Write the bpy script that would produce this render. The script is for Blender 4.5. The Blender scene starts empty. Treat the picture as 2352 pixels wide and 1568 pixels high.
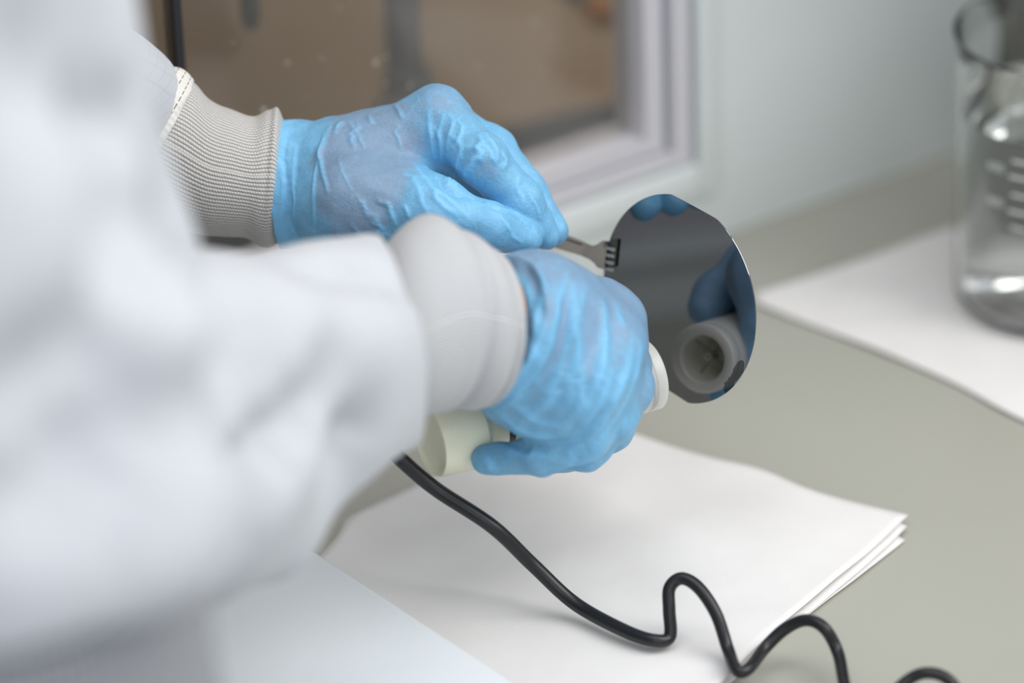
import bpy, bmesh, math, random
import numpy as np
from mathutils import Vector

# ------------------------------------------------------------------ camera
SC = bpy.context.scene
COL = SC.collection
BENCH = 0.80                      # bench top height
FPX = 10000.0                     # focal length in pixels of the 2352 px wide frame
PITCH, ROLL, DC = math.radians(29), math.radians(2.05), 2.25
F = np.array([0, math.cos(PITCH), -math.sin(PITCH)])
_R0 = np.array([1.0, 0, 0]); _U0 = np.array([0, math.sin(PITCH), math.cos(PITCH)])
R = _R0 * math.cos(ROLL) - _U0 * math.sin(ROLL)
U = _U0 * math.cos(ROLL) + _R0 * math.sin(ROLL)
CAM = np.array([0, 0, BENCH]) - DC * F
FOCUS = 2.015

cd = bpy.data.cameras.new('camera')
cam = bpy.data.objects.new('camera', cd); COL.objects.link(cam)
from mathutils import Matrix
M4 = Matrix(((R[0], U[0], -F[0], CAM[0]), (R[1], U[1], -F[1], CAM[1]), (R[2], U[2], -F[2], CAM[2]), (0, 0, 0, 1)))
cam.matrix_world = M4
cd.sensor_width = 36.0; cd.lens = 36.0 * FPX / 2352
cd.clip_start = 0.05; cd.clip_end = 50
cd.dof.use_dof = True; cd.dof.focus_distance = FOCUS; cd.dof.aperture_fstop = 2.5
SC.camera = cam

# ------------------------------------------------------------------ light, world, exposure
SC.view_settings.view_transform = 'Standard'; SC.view_settings.look = 'None'
SC.view_settings.exposure = 0.0; SC.view_settings.gamma = 1.0; SC.view_settings.use_curve_mapping = False
SC.cycles.use_denoising = True
SC.cycles.max_bounces = 10; SC.cycles.transmission_bounces = 10; SC.cycles.transparent_max_bounces = 12
W = bpy.data.worlds.new('world'); SC.world = W; W.use_nodes = True
bg = W.node_tree.nodes['Background']
bg.inputs[0].default_value = (0.86, 0.93, 1.0, 1); bg.inputs[1].default_value = 0.70

def area_light(name, loc, target, sx, sy, power, color):
    l = bpy.data.lights.new(name, 'AREA'); l.shape = 'RECTANGLE'; l.size = sx; l.size_y = sy
    l.energy = power; l.color = color
    o = bpy.data.objects.new(name, l); COL.objects.link(o)
    o.location = loc
    o.rotation_euler = (Vector(target) - Vector(loc)).to_track_quat('-Z', 'Y').to_euler()
    return o
area_light('front_fill_light', (0.45, -3.0, 2.35), (-0.05, -0.1, 0.9), 2.2, 1.3, 9, (1.0, 0.975, 0.95))  # added fill from behind the camera, reaching under the arm
area_light('right_added_light', (1.5, -0.55, 2.5), (-0.1, -0.2, 0.85), 1.5, 1.5, 31, (1.0, 0.975, 0.95))  # added lamp, set far right so the side panel shades the wall corner
area_light('overhead_ceiling_light', (-0.15, -0.35, 2.75), (-0.1, -0.2, 0.8), 1.8, 1.2, 13, (1.0, 0.99, 0.975))

# ------------------------------------------------------------------ helpers
def at(px, py, d):
    """a point d metres in front of the camera, on the sight line of a photo pixel"""
    return CAM + d * (F + (px - 1176) / FPX * R - (py - 784) / FPX * U)
def on(px, py, z=0.0):
    """the point at height z above the bench on that sight line"""
    v = F + (px - 1176) / FPX * R - (py - 784) / FPX * U
    return CAM + (BENCH + z - CAM[2]) / v[2] * v
def cvec(x, down, toward): return unit(x * R - down * U - toward * F)
def project(P):
    q = P - CAM; d = q @ F
    return 1176 + FPX * (q @ R) / d, 784 - FPX * (q @ U) / d, d
def unit(v): v = np.asarray(v, float); return v / np.linalg.norm(v)
def lin(c): return tuple((x / 255 / 12.92 if x / 255 <= 0.04045 else ((x / 255 + 0.055) / 1.055) ** 2.4) for x in c)

class Nodes:
    def __init__(s, name):
        s.m = bpy.data.materials.new(name); s.m.use_nodes = True
        s.t = s.m.node_tree; s.b = s.t.nodes['Principled BSDF']
    def n(s, kind, **kw):
        x = s.t.nodes.new(kind)
        for k, v in kw.items(): setattr(x, k, v)
        return x
    def l(s, a, b): s.t.links.new(a, b)
    def noise(s, scale, detail=3, vec=None, rough=0.5):
        x = s.n('ShaderNodeTexNoise'); x.inputs['Scale'].default_value = scale; x.inputs['Detail'].default_value = detail
        x.inputs['Roughness'].default_value = rough
        if vec is None: vec = s.coord()
        s.l(vec, x.inputs['Vector']); return x
    def coord(s):
        g = s.n('ShaderNodeNewGeometry'); return g.outputs['Position']
    def attr(s, name): return s.n('ShaderNodeAttribute', attribute_name=name)
    def ramp(s, fac, stops):
        x = s.n('ShaderNodeValToRGB'); s.l(fac, x.inputs[0])
        e = x.color_ramp.elements
        while len(e) < len(stops): e.new(0.5)
        for el, (p, c) in zip(e, stops): el.position = p; el.color = (*c, 1)
        return x
    def math(s, op, a, b=None, clamp=False):
        x = s.n('ShaderNodeMath', operation=op, use_clamp=clamp)
        for i, v in enumerate((a, b)):
            if v is None: continue
            if isinstance(v, (int, float)): x.inputs[i].default_value = v
            else: s.l(v, x.inputs[i])
        return x.outputs[0]
    def mix(s, fac, a, b):
        x = s.n('ShaderNodeMix', data_type='RGBA')
        if isinstance(fac, (int, float)): x.inputs[0].default_value = fac
        else: s.l(fac, x.inputs[0])
        for i, v in ((6, a), (7, b)):
            if isinstance(v, tuple): x.inputs[i].default_value = (*v, 1)
            else: s.l(v, x.inputs[i])
        return x.outputs[2]
    def bump(s, height, strength, dist):
        x = s.n('ShaderNodeBump'); x.inputs['Strength'].default_value = strength; x.inputs['Distance'].default_value = dist
        s.l(height, x.inputs['Height']); s.l(x.outputs[0], s.b.inputs['Normal'])
    def set(s, **kw):
        for k, v in kw.items():
            i = s.b.inputs[k.replace('_', ' ')]
            if isinstance(v, (int, float)): i.default_value = v
            elif isinstance(v, tuple): i.default_value = (*v, 1) if len(i.default_value) == 4 else v
            else: s.l(v, i)
        return s

def simple(name, rgb, rough=0.5, var=0.06, scale=40, metallic=0.0, bump=0.0, **kw):
    n = Nodes(name); c = lin(rgb)
    nz = n.noise(scale, 4)
    col = n.mix(nz.outputs[0], tuple(x * (1 - var) for x in c), tuple(min(1, x * (1 + var)) for x in c))
    n.set(Base_Color=col, Roughness=rough, Metallic=metallic, **kw)
    if bump: n.bump(nz.outputs[0], 0.3, bump)
    return n.m

# ------------------------------------------------------------------ materials
M = {}
M['bench'] = simple('bench_grey_laminate', (172, 171, 160), 0.28, 0.03, 9)
M['wall'] = simple('white_painted_panel', (230, 236, 235), 0.35, 0.02, 6)
M['shade_wall_dark'] = simple('added_dark_shade_panel', (96, 93, 86), 0.5, 0.05, 6)
M['frame'] = simple('grey_aluminium_frame', (216, 214, 219), 0.4, 0.03, 20, 0.05)
M['gasket'] = simple('dark_frame_gasket', (150, 156, 172), 0.5, 0.05, 20)
M['seal'] = simple('black_rubber_seal', (38, 38, 44), 0.5, 0.1, 60)
M['tan'] = simple('tan_cabinet_panel', (160, 132, 100), 0.6, 0.10, 5)
M['ochre'] = simple('ochre_cabinet_panel', (196, 154, 84), 0.6, 0.10, 8)
M['pipe'] = simple('dark_grey_plastic_pipe', (84, 82, 86), 0.45, 0.08, 30)
M['pipe_black'] = simple('black_plastic_rod', (48, 46, 46), 0.45, 0.08, 30)
M['orange'] = simple('orange_plastic_knob', (200, 130, 40), 0.45, 0.05, 30)
M['floor'] = simple('grey_vinyl_floor', (150, 150, 148), 0.4, 0.05, 4)
M['skin'] = simple('skin', (190, 125, 96), 0.5, 0.08, 60, Subsurface_Weight=0.1, Subsurface_Radius=(0.01, 0.004, 0.002))
M['hair'] = simple('brown_hair', (60, 42, 30), 0.6, 0.2, 80)
M['trousers'] = simple('grey_trousers', (95, 98, 105), 0.8, 0.08, 60)
M['shoe'] = simple('white_overshoe', (205, 208, 212), 0.7, 0.05, 60)
M['board'] = simple('white_plastic_board', (238, 244, 248), 0.25, 0.015, 6)
M['plastic'] = simple('translucent_white_plastic', (236, 232, 214), 0.32, 0.03, 25, Subsurface_Weight=0.85, Subsurface_Radius=(0.03, 0.03, 0.027), Subsurface_Scale=1.0)
M['plastic_groove'] = simple('grey_groove', (186, 188, 188), 0.4, 0.03, 25)
M['plastic_yellow'] = simple('yellowed_white_plastic', (252, 248, 222), 0.3, 0.04, 25, Subsurface_Weight=0.8, Subsurface_Radius=(0.03, 0.03, 0.02))
M['black'] = simple('black_rubber_cord', (26, 26, 29), 0.33, 0.1, 60)
M['steel'] = simple('brushed_stainless_steel', (112, 108, 102), 0.32, 0.08, 260, 1.0)
M['steel_light'] = simple('matt_stainless_steel', (205, 202, 198), 0.5, 0.05, 260, 0.7)
M['mark'] = simple('white_print', (225, 228, 228), 0.6, 0.02, 60)

def wipe_mat():
    n = Nodes('white_cleanroom_wipe')
    a = n.noise(30, 4); b = n.noise(1400, 2)
    c = n.mix(a.outputs[0], lin((226, 222, 220)), lin((238, 236, 234)))
    n.set(Base_Color=c, Roughness=0.85)
    n.bump(b.outputs[0], 0.25, 0.0004)
    return n.m
M['wipe'] = wipe_mat()

def wafer_mat():
    n = Nodes('polished_silicon')
    tc = n.n('ShaderNodeTexCoord')
    sep = n.n('ShaderNodeSeparateXYZ'); n.l(tc.outputs['Object'], sep.inputs[0])
    nz = n.noise(160, 3, tc.outputs['Object'])
    # an irregular dried stain near the lower rim, fixed to the disc
    dx = n.math('SUBTRACT', sep.outputs[0], 0.0225); dy = n.math('SUBTRACT', sep.outputs[1], -0.0412)
    u = n.math('ADD', n.math('MULTIPLY', dx, 0.85), n.math('MULTIPLY', dy, 0.53))
    v = n.math('SUBTRACT', n.math('MULTIPLY', dy, 0.85), n.math('MULTIPLY', dx, 0.53))
    e = n.math('ADD', n.math('POWER', n.math('DIVIDE', u, 0.0105), 2), n.math('POWER', n.math('DIVIDE', v, 0.0028), 2))
    e = n.math('ADD', e, n.math('MULTIPLY', n.math('SUBTRACT', nz.outputs[0], 0.5), 3.0))
    stain = n.math('LESS_THAN', e, 0.9)
    col = n.mix(stain, (0.28, 0.285, 0.30), (0.10, 0.10, 0.11))
    n.set(Base_Color=col, Metallic=1.0, Roughness=0.03)
    return n.m
M['wafer'] = wafer_mat()

def glove_mat():
    n = Nodes('blue_nitrile_glove')
    loose = n.attr('loose').outputs['Fac']
    nz = n.noise(420, 4); nz2 = n.noise(90, 3); fine = n.noise(1600, 3)
    jit = n.math('MULTIPLY', n.math('SUBTRACT', nz.outputs[0], 0.5), 0.4)
    jit2 = n.math('MULTIPLY', n.math('SUBTRACT', nz2.outputs[0], 0.5), 0.25)
    vo = n.n('ShaderNodeTexVoronoi', feature='DISTANCE_TO_EDGE'); vo.inputs['Scale'].default_value = 420
    warp = n.n('ShaderNodeVectorMath', operation='ADD'); wn = n.noise(150, 3)
    sc = n.n('ShaderNodeVectorMath', operation='SCALE'); sc.inputs['Scale'].default_value = 0.006; n.l(wn.outputs['Color'], sc.inputs[0])
    n.l(n.coord(), warp.inputs[0]); n.l(sc.outputs[0], warp.inputs[1]); n.l(warp.outputs[0], vo.inputs['Vector'])
    crack = n.math('MULTIPLY', n.math('LESS_THAN', vo.outputs['Distance'], 0.045), n.math('GREATER_THAN', n.noise(260, 2).outputs[0], 0.5))
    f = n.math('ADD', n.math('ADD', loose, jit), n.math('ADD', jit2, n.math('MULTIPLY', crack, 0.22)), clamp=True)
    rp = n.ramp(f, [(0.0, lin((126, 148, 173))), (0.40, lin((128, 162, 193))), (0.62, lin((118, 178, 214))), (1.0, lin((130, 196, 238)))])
    n.set(Base_Color=rp.outputs[0], Roughness=0.42, Specular_IOR_Level=0.4, Subsurface_Weight=0.15, Subsurface_Radius=(0.002, 0.004, 0.006))
    mid = n.noise(520, 4, rough=0.65)
    n.bump(n.math('ADD', n.math('MULTIPLY', fine.outputs[0], 0.5), mid.outputs[0]), 0.45, 0.0007)
    return n.m
M['glove'] = glove_mat()

def knit_mat(name, rgb, pitch_v, contrast):
    n = Nodes(name)
    uv = n.n('ShaderNodeUVMap'); uv.uv_map = 'uv'
    sep = n.n('ShaderNodeSeparateXYZ'); n.l(uv.outputs[0], sep.inputs[0])
    nz = n.noise(900, 2)
    vv = n.math('ADD', sep.outputs[1], n.math('MULTIPLY', n.math('SUBTRACT', nz.outputs[0], 0.5), pitch_v * 0.35))
    row = n.math('ABSOLUTE', n.math('SINE', n.math('MULTIPLY', vv, math.pi / pitch_v)))
    alt = n.math('MULTIPLY', n.math('FLOOR', n.math('DIVIDE', sep.outputs[1], pitch_v)), 0.5)
    uu = n.math('ADD', n.math('DIVIDE', sep.outputs[0], pitch_v * 0.9), alt)
    loop = n.math('ABSOLUTE', n.math('SINE', n.math('MULTIPLY', uu, math.pi)))
    h = n.math('MULTIPLY', row, n.math('ADD', n.math('MULTIPLY', loop, 0.45), 0.55))
    c = lin(rgb)
    rp = n.ramp(h, [(0.0, tuple(x * (1 - contrast) for x in c)), (0.55, c), (1.0, tuple(min(1, x * 1.12) for x in c))])
    n.set(Base_Color=rp.outputs[0], Roughness=0.9)
    n.bump(h, 0.8, 0.0006)
    return n.m
M['knit'] = knit_mat('grey_ribbed_knit', (204, 201, 197), 0.00165, 0.45)
M['knit_soft'] = knit_mat('grey_ribbed_knit_fine', (198, 199, 201), 0.0015, 0.12)

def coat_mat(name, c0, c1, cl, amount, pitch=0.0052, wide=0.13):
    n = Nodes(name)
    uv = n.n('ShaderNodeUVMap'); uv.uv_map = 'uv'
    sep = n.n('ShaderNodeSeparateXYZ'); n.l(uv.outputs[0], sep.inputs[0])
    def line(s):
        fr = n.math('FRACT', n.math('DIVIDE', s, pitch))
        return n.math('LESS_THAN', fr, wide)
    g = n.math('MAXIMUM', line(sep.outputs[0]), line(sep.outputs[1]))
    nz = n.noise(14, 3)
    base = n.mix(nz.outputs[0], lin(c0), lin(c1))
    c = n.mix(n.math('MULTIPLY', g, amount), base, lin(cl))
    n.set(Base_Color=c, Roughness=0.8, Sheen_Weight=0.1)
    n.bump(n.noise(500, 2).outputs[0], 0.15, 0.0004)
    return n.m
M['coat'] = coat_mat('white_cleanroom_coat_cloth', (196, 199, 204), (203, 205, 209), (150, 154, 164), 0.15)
M['shaded_grid'] = coat_mat('shade_greyed_grid_cloth', (172, 174, 178), (182, 183, 186), (70, 72, 80), 0.95, 0.0062, 0.26)  # woven grid is pattern; the grey base holds shade under the arm

def stitch_mat():
    n = Nodes('white_overlock_seam')
    uv = n.n('ShaderNodeUVMap'); uv.uv_map = 'uv'
    sep = n.n('ShaderNodeSeparateXYZ'); n.l(uv.outputs[0], sep.inputs[0])
    a = n.math('FRACT', n.math('DIVIDE', sep.outputs[0], 0.0042))
    dash = n.math('LESS_THAN', n.math('FRACT', n.math('DIVIDE', sep.outputs[1], 0.0045)), 0.7)
    thread = n.math('MULTIPLY', n.math('LESS_THAN', a, 0.12), dash)
    rib = n.math('SINE', n.math('MULTIPLY', sep.outputs[1], 2 * math.pi / 0.0032))
    c = n.mix(thread, lin((228, 224, 218)), lin((120, 112, 104)))
    n.set(Base_Color=c, Roughness=0.85); n.bump(rib, 0.3, 0.0004)
    return n.m
M['stitch'] = stitch_mat()

def pane_mat():
    n = Nodes('dusty_window_glass')
    nt = n.t
    nt.nodes.remove(n.b)
    out = nt.nodes['Material Output']
    tr = n.n('ShaderNodeBsdfTransparent'); gl = n.n('ShaderNodeBsdfGlossy'); df = n.n('ShaderNodeBsdfDiffuse')
    gl.inputs['Roughness'].default_value = 0.02; df.inputs[0].default_value = (0.85, 0.84, 0.8, 1)
    tr.inputs[0].default_value = (0.93, 0.93, 0.92, 1)
    fr = n.n('ShaderNodeFresnel'); fr.inputs[0].default_value = 1.45
    m1 = n.n('ShaderNodeMixShader'); n.l(n.math('MULTIPLY', fr.outputs[0], 0.6), m1.inputs[0]); n.l(tr.outputs[0], m1.inputs[1]); n.l(gl.outputs[0], m1.inputs[2])
    vor = n.n('ShaderNodeTexVoronoi'); vor.inputs['Scale'].default_value = 95; n.l(n.coord(), vor.inputs['Vector'])
    sp = n.math('LESS_THAN', vor.outputs['Distance'], n.math('MULTIPLY', n.noise(25, 2).outputs[0], 0.22))
    sel = n.math('GREATER_THAN', n.noise(38, 2).outputs[0], 0.56)
    film = n.math('MULTIPLY', n.noise(7, 3).outputs[0], 0.07)
    fac = n.math('ADD', n.math('MULTIPLY', n.math('MULTIPLY', sp, sel), 0.4), film, clamp=True)
    m2 = n.n('ShaderNodeMixShader'); n.l(fac, m2.inputs[0]); n.l(m1.outputs[0], m2.inputs[1]); n.l(df.outputs[0], m2.inputs[2])
    n.l(m2.outputs[0], out.inputs['Surface'])
    return n.m
M['pane'] = pane_mat()

def glass_mat(name, ior, tint):
    n = Nodes(name)
    nz = n.noise(5, 1)
    c = n.mix(nz.outputs[0], tint, tuple(x * 0.99 for x in tint))
    n.set(Base_Color=c, Roughness=0.0, Transmission_Weight=1.0, IOR=ior)
    return n.m
M['glass'] = glass_mat('clear_borosilicate_glass', 1.47, (0.97, 0.985, 0.97))
M['water'] = glass_mat('clear_water', 1.33, (0.98, 0.99, 0.985))

# ------------------------------------------------------------------ object helpers
def link(name, me, mat, parent=None, smooth=True):
    o = bpy.data.objects.new(name, me); COL.objects.link(o)
    if mat is not None: me.materials.append(mat)
    if smooth and len(me.polygons): me.polygons.foreach_set('use_smooth', np.ones(len(me.polygons), bool))
    if parent is not None: o.parent = parent; o.matrix_parent_inverse = parent.matrix_world.inverted()
    return o
def obj_bm(name, bm, mat, parent=None, smooth=True, auto=None):
    bmesh.ops.recalc_face_normals(bm, faces=bm.faces)
    if auto is not None:
        for e in bm.edges:
            if len(e.link_faces) == 2 and e.calc_face_angle(0) > auto: e.smooth = False
    me = bpy.data.meshes.new(name); bm.to_mesh(me); bm.free()
    return link(name, me, mat, parent, smooth)
def empty(name, loc):
    o = bpy.data.objects.new(name, None); COL.objects.link(o); o.location = loc
    o.matrix_world = Matrix.Translation(loc); o.empty_display_size = 0.02
    return o
def tag(o, label=None, cat=None, group=None, kind=None):
    if label: o['label'] = label
    if cat: o['category'] = cat
    if group: o['group'] = group
    if kind: o['kind'] = kind
    return o
def box_bm(bm, o, ax, ay, az, bevel=0.0):
    """box from corner o along three edge vectors"""
    o, ax, ay, az = [np.asarray(v, float) for v in (o, ax, ay, az)]
    vs = [bm.verts.new(o + i * ax + j * ay + k * az) for i in (0, 1) for j in (0, 1) for k in (0, 1)]
    fs = [bm.faces.new([vs[i] for i in q]) for q in ((0, 1, 3, 2), (4, 6, 7, 5), (0, 4, 5, 1), (2, 3, 7, 6), (0, 2, 6, 4), (1, 5, 7, 3))]
    if bevel:
        es = list({e for f in fs for e in f.edges})
        bmesh.ops.bevel(bm, geom=es, offset=bevel, segments=2, affect='EDGES', profile=0.5)
def frame_of(axis, hint=(0, 0, 1)):
    a = unit(axis); h = np.array(hint, float)
    if abs(a @ h) > 0.95: h = np.array([1.0, 0, 0])
    x = unit(np.cross(h, a)); y = np.cross(a, x)
    return x, y, a
def lathe_bm(bm, base, axis, prof, seg=48, hint=(0, 0, 1), closed=False):
    """revolve (r, t) pairs about the axis through base"""
    x, y, a = frame_of(axis, hint)
    rings = []
    for r, t in prof:
        if r < 1e-7: rings.append([bm.verts.new(base + a * t)])
        else: rings.append([bm.verts.new(base + a * t + r * (x * math.cos(2 * math.pi * i / seg) + y * math.sin(2 * math.pi * i / seg))) for i in range(seg)])
    pairs = list(zip(rings, rings[1:])) + ([(rings[-1], rings[0])] if closed else [])
    for A, B in pairs:
        for i in range(seg):
            j = (i + 1) % seg
            q = [A[0]] if len(A) == 1 else [A[i], A[j]]
            q += [B[0]] if len(B) == 1 else [B[j], B[i]]
            if len(q) >= 3: bm.faces.new(q)
    return x, y, a
def spline(pts, n):
    """Catmull-Rom through the rows of pts, n samples per span"""
    p = np.asarray(pts, float); p = np.vstack([2 * p[0] - p[1], p, 2 * p[-1] - p[-2]])
    out = []
    for i in range(1, len(p) - 2):
        for t in np.arange(n) / n:
            a, b, c, d = p[i - 1], p[i], p[i + 1], p[i + 2]
            out.append(0.5 * ((2 * b) + (c - a) * t + (2 * a - 5 * b + 4 * c - d) * t * t + (3 * b - a - 3 * c + d) * t ** 3))
    out.append(p[-2]); return np.array(out)
def tube_bm(bm, pts, rad, seg=16, cap=True):
    pts = np.asarray(pts, float); rings = []
    rad = np.broadcast_to(np.asarray(rad, float), (len(pts),))
    tg = np.gradient(pts, axis=0); tg /= np.linalg.norm(tg, axis=1)[:, None]
    x = frame_of(tg[0])[0]
    for p, t, r in zip(pts, tg, rad):
        x = unit(x - (x @ t) * t); y = np.cross(t, x)
        rings.append([bm.verts.new(p + r * (x * math.cos(2 * math.pi * i / seg) + y * math.sin(2 * math.pi * i / seg))) for i in range(seg)])
    for A, B in zip(rings, rings[1:]):
        for i in range(seg): bm.faces.new((A[i], A[(i + 1) % seg], B[(i + 1) % seg], B[i]))
    if cap: bm.faces.new(rings[0][::-1]); bm.faces.new(rings[-1])
def loft(name, rings, mat, parent, seg=128, sub=8, rfun=None, thick=0.0012):
    """rings: (centre, a, b) with a, b half-axis vectors; rfun(theta, s) scales the radius; carries a uv in metres"""
    rows = spline([np.concatenate(r) for r in rings], sub)
    th = np.linspace(0, 2 * math.pi, seg, endpoint=False) + math.pi / 2
    V = []; n = len(rows)
    for i, r in enumerate(rows):
        c, a, b = r[:3], r[3:6], r[6:9]
        k = np.ones(seg) if rfun is None else rfun(th, i / (n - 1))
        V.append(c + k[:, None] * (np.cos(th)[:, None] * a + np.sin(th)[:, None] * b))
    V = np.array(V)
    ds = np.concatenate([[0], np.cumsum(np.linalg.norm(np.diff(rows[:, :3], axis=0), axis=1))])
    rm = np.mean([np.linalg.norm(V[i] - rows[i, :3], axis=1).mean() for i in range(n)])
    bm = bmesh.new(); uvl = bm.loops.layers.uv.new('uv')
    vs = [[bm.verts.new(p) for p in row] for row in V]
    for i in range(n - 1):
        for j in range(seg):
            k = (j + 1) % seg
            f = bm.faces.new((vs[i][j], vs[i][k], vs[i + 1][k], vs[i + 1][j]))
            for lp, (ii, jj) in zip(f.loops, ((i, j), (i, j + 1), (i + 1, j + 1), (i + 1, j))):
                lp[uvl].uv = (ds[ii], jj / seg * 2 * math.pi * rm)
    o = obj_bm(name, bm, mat, parent)
    md = o.modifiers.new('solid', 'SOLIDIFY'); md.thickness = thick; md.offset = -1
    return o

# ------------------------------------------------------------------ implicit-surface modelling (gloves, coat, body)
class Field:
    def __init__(s, lo, hi, h):
        s.lo = np.array(lo, float); s.h = h
        s.n = np.ceil((np.array(hi) - s.lo) / h).astype(int) + 1
        s.f = np.full(s.n, 1.0, np.float32)
    def block(s, lo, hi, m):
        a = np.clip(np.floor((np.asarray(lo) - m - s.lo) / s.h).astype(int), 0, s.n)
        b = np.clip(np.ceil((np.asarray(hi) + m - s.lo) / s.h).astype(int) + 1, 0, s.n)
        sl = tuple(slice(i, j) for i, j in zip(a, b))
        ax = [(s.lo[k] + s.h * np.arange(a[k], b[k])).astype(np.float32) for k in range(3)]
        return sl, ax
    def merge(s, sl, d, k):
        f = s.f[sl]
        if k <= 0: s.f[sl] = np.minimum(f, d)
        else:
            h = np.maximum(k - np.abs(f - d), 0) / k
            s.f[sl] = np.minimum(f, d) - h * h * k * 0.25
    def cone(s, a, b, ra, rb, k=0.006, squash=None):
        """round cone from a to b; squash=(direction, factor) flattens it along that direction"""
        a = np.asarray(a, float); b = np.asarray(b, float); rm = max(ra, rb)
        sl, (X, Y, Z) = s.block(np.minimum(a, b) - rm, np.maximum(a, b) + rm, 0.012 + k)
        if min(len(X), len(Y), len(Z)) == 0: return
        px = X[:, None, None] - a[0]; py = Y[None, :, None] - a[1]; pz = Z[None, None, :] - a[2]
        ba = b - a; L2 = max(ba @ ba, 1e-12)
        t = np.clip((px * ba[0] + py * ba[1] + pz * ba[2]) / L2, 0, 1)
        qx = px - t * ba[0]; qy = py - t * ba[1]; qz = pz - t * ba[2]
        d2 = qx * qx + qy * qy + qz * qz
        if squash is not None:
            dv, q = unit(squash[0]), squash[1]
            w = qx * dv[0] + qy * dv[1] + qz * dv[2]
            d2 = d2 + w * w * (1 / (q * q) - 1)
        d = np.sqrt(d2) - (ra + (rb - ra) * t)
        s.merge(sl, d.astype(np.float32), k)
    def ball(s, c, r, k=0.006, squash=None): s.cone(c, np.asarray(c) + 1e-6, r, r, k, squash)
    def chain(s, pts, rads, k=0.006):
        for i in range(len(pts) - 1): s.cone(pts[i], pts[i + 1], rads[i], rads[i + 1], k if i == 0 else min(k, 0.004))
    def cut(s, p, n):
        """remove everything on the side of the plane that n points to"""
        X, Y, Z = [(s.lo[k] + s.h * np.arange(s.n[k])).astype(np.float32) for k in range(3)]
        n = unit(n)
        d = (X[:, None, None] - p[0]) * n[0] + (Y[None, :, None] - p[1]) * n[1] + (Z[None, None, :] - p[2]) * n[2]
        s.f = np.maximum(s.f, d.astype(np.float32))
    def carve(s, a, b, ra, rb):
        t = Field.__new__(Field); t.lo, t.h, t.n = s.lo, s.h, s.n; t.f = np.full(s.n, 1.0, np.float32)
        t.cone(a, b, ra, rb, 0); s.f = np.maximum(s.f, -t.f)
    def mesh(s):
        f = s.f; f[0], f[-1], f[:, 0], f[:, -1], f[:, :, 0], f[:, :, -1] = (1.0,) * 6
        ins = f < 0
        c8 = [ins[i:f.shape[0] - 1 + i, j:f.shape[1] - 1 + j, k:f.shape[2] - 1 + k] for i in (0, 1) for j in (0, 1) for k in (0, 1)]
        cnt = sum(c.astype(np.int8) for c in c8)
        act = np.argwhere((cnt > 0) & (cnt < 8))
        off = [(i, j, k) for i in (0, 1) for j in (0, 1) for k in (0, 1)]
        v8 = np.array([f[act[:, 0] + i, act[:, 1] + j, act[:, 2] + k] for i, j, k in off])
        acc = np.zeros((len(act), 3)); num = np.zeros(len(act))
        for p in range(8):
            for q in range(p + 1, 8):
                if sum(abs(x - y) for x, y in zip(off[p], off[q])) != 1: continue
                m = (v8[p] < 0) != (v8[q] < 0)
                t = v8[p][m] / (v8[p][m] - v8[q][m])
                acc[m] += np.array(off[p]) + t[:, None] * (np.array(off[q]) - np.array(off[p])); num[m] += 1
        V = s.lo + s.h * (act + acc / num[:, None])
        idx = np.full(cnt.shape, -1, np.int64); idx[tuple(act.T)] = np.arange(len(act))
        quads = []
        for ax in range(3):
            a = [slice(None)] * 3; b = [slice(None)] * 3
            a[ax] = slice(0, -1); b[ax] = slice(1, None)
            A, B = ins[tuple(a)], ins[tuple(b)]
            e = np.argwhere(A != B)
            u, w = [(1, 2), (2, 0), (0, 1)][ax]
            e = e[(e[:, u] > 0) & (e[:, w] > 0)]
            def cell(du, dw):
                c = e.copy(); c[:, u] -= du; c[:, w] -= dw; return idx[tuple(c.T)]
            q = np.stack([cell(1, 1), cell(0, 1), cell(0, 0), cell(1, 0)], 1)
            flip = ~A[tuple(e.T)]
            q[flip] = q[flip][:, ::-1]
            quads.append(q)
        Q = np.concatenate(quads); Q = Q[(Q >= 0).all(1)]
        return V, Q
def np_mesh(name, V, Q):
    me = bpy.data.meshes.new(name)
    me.vertices.add(len(V)); me.vertices.foreach_set('co', np.ascontiguousarray(V, np.float32).ravel())
    me.loops.add(Q.size); me.loops.foreach_set('vertex_index', Q.astype(np.int32).ravel())
    me.polygons.add(len(Q)); me.polygons.foreach_set('loop_start', np.arange(0, Q.size, 4, dtype=np.int32))
    me.polygons.foreach_set('loop_total', np.full(len(Q), 4, np.int32))
    me.update(calc_edges=True); me.validate()
    return me
def normals(V, Q):
    n = np.cross(V[Q[:, 2]] - V[Q[:, 0]], V[Q[:, 3]] - V[Q[:, 1]])
    N = np.zeros_like(V)
    for k in range(4): np.add.at(N, Q[:, k], n)
    return N / np.maximum(np.linalg.norm(N, axis=1), 1e-12)[:, None]
def relax(V, Q, it, w=0.5):
    for _ in range(it):
        S = np.zeros_like(V); c = np.zeros(len(V))
        for k in range(4):
            for j in ((k + 1) % 4, (k + 3) % 4):
                np.add.at(S, Q[:, k], V[Q[:, j]]); np.add.at(c, Q[:, k], 1)
        V = V * (1 - w) + w * S / np.maximum(c, 1)[:, None]
    return V
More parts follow.
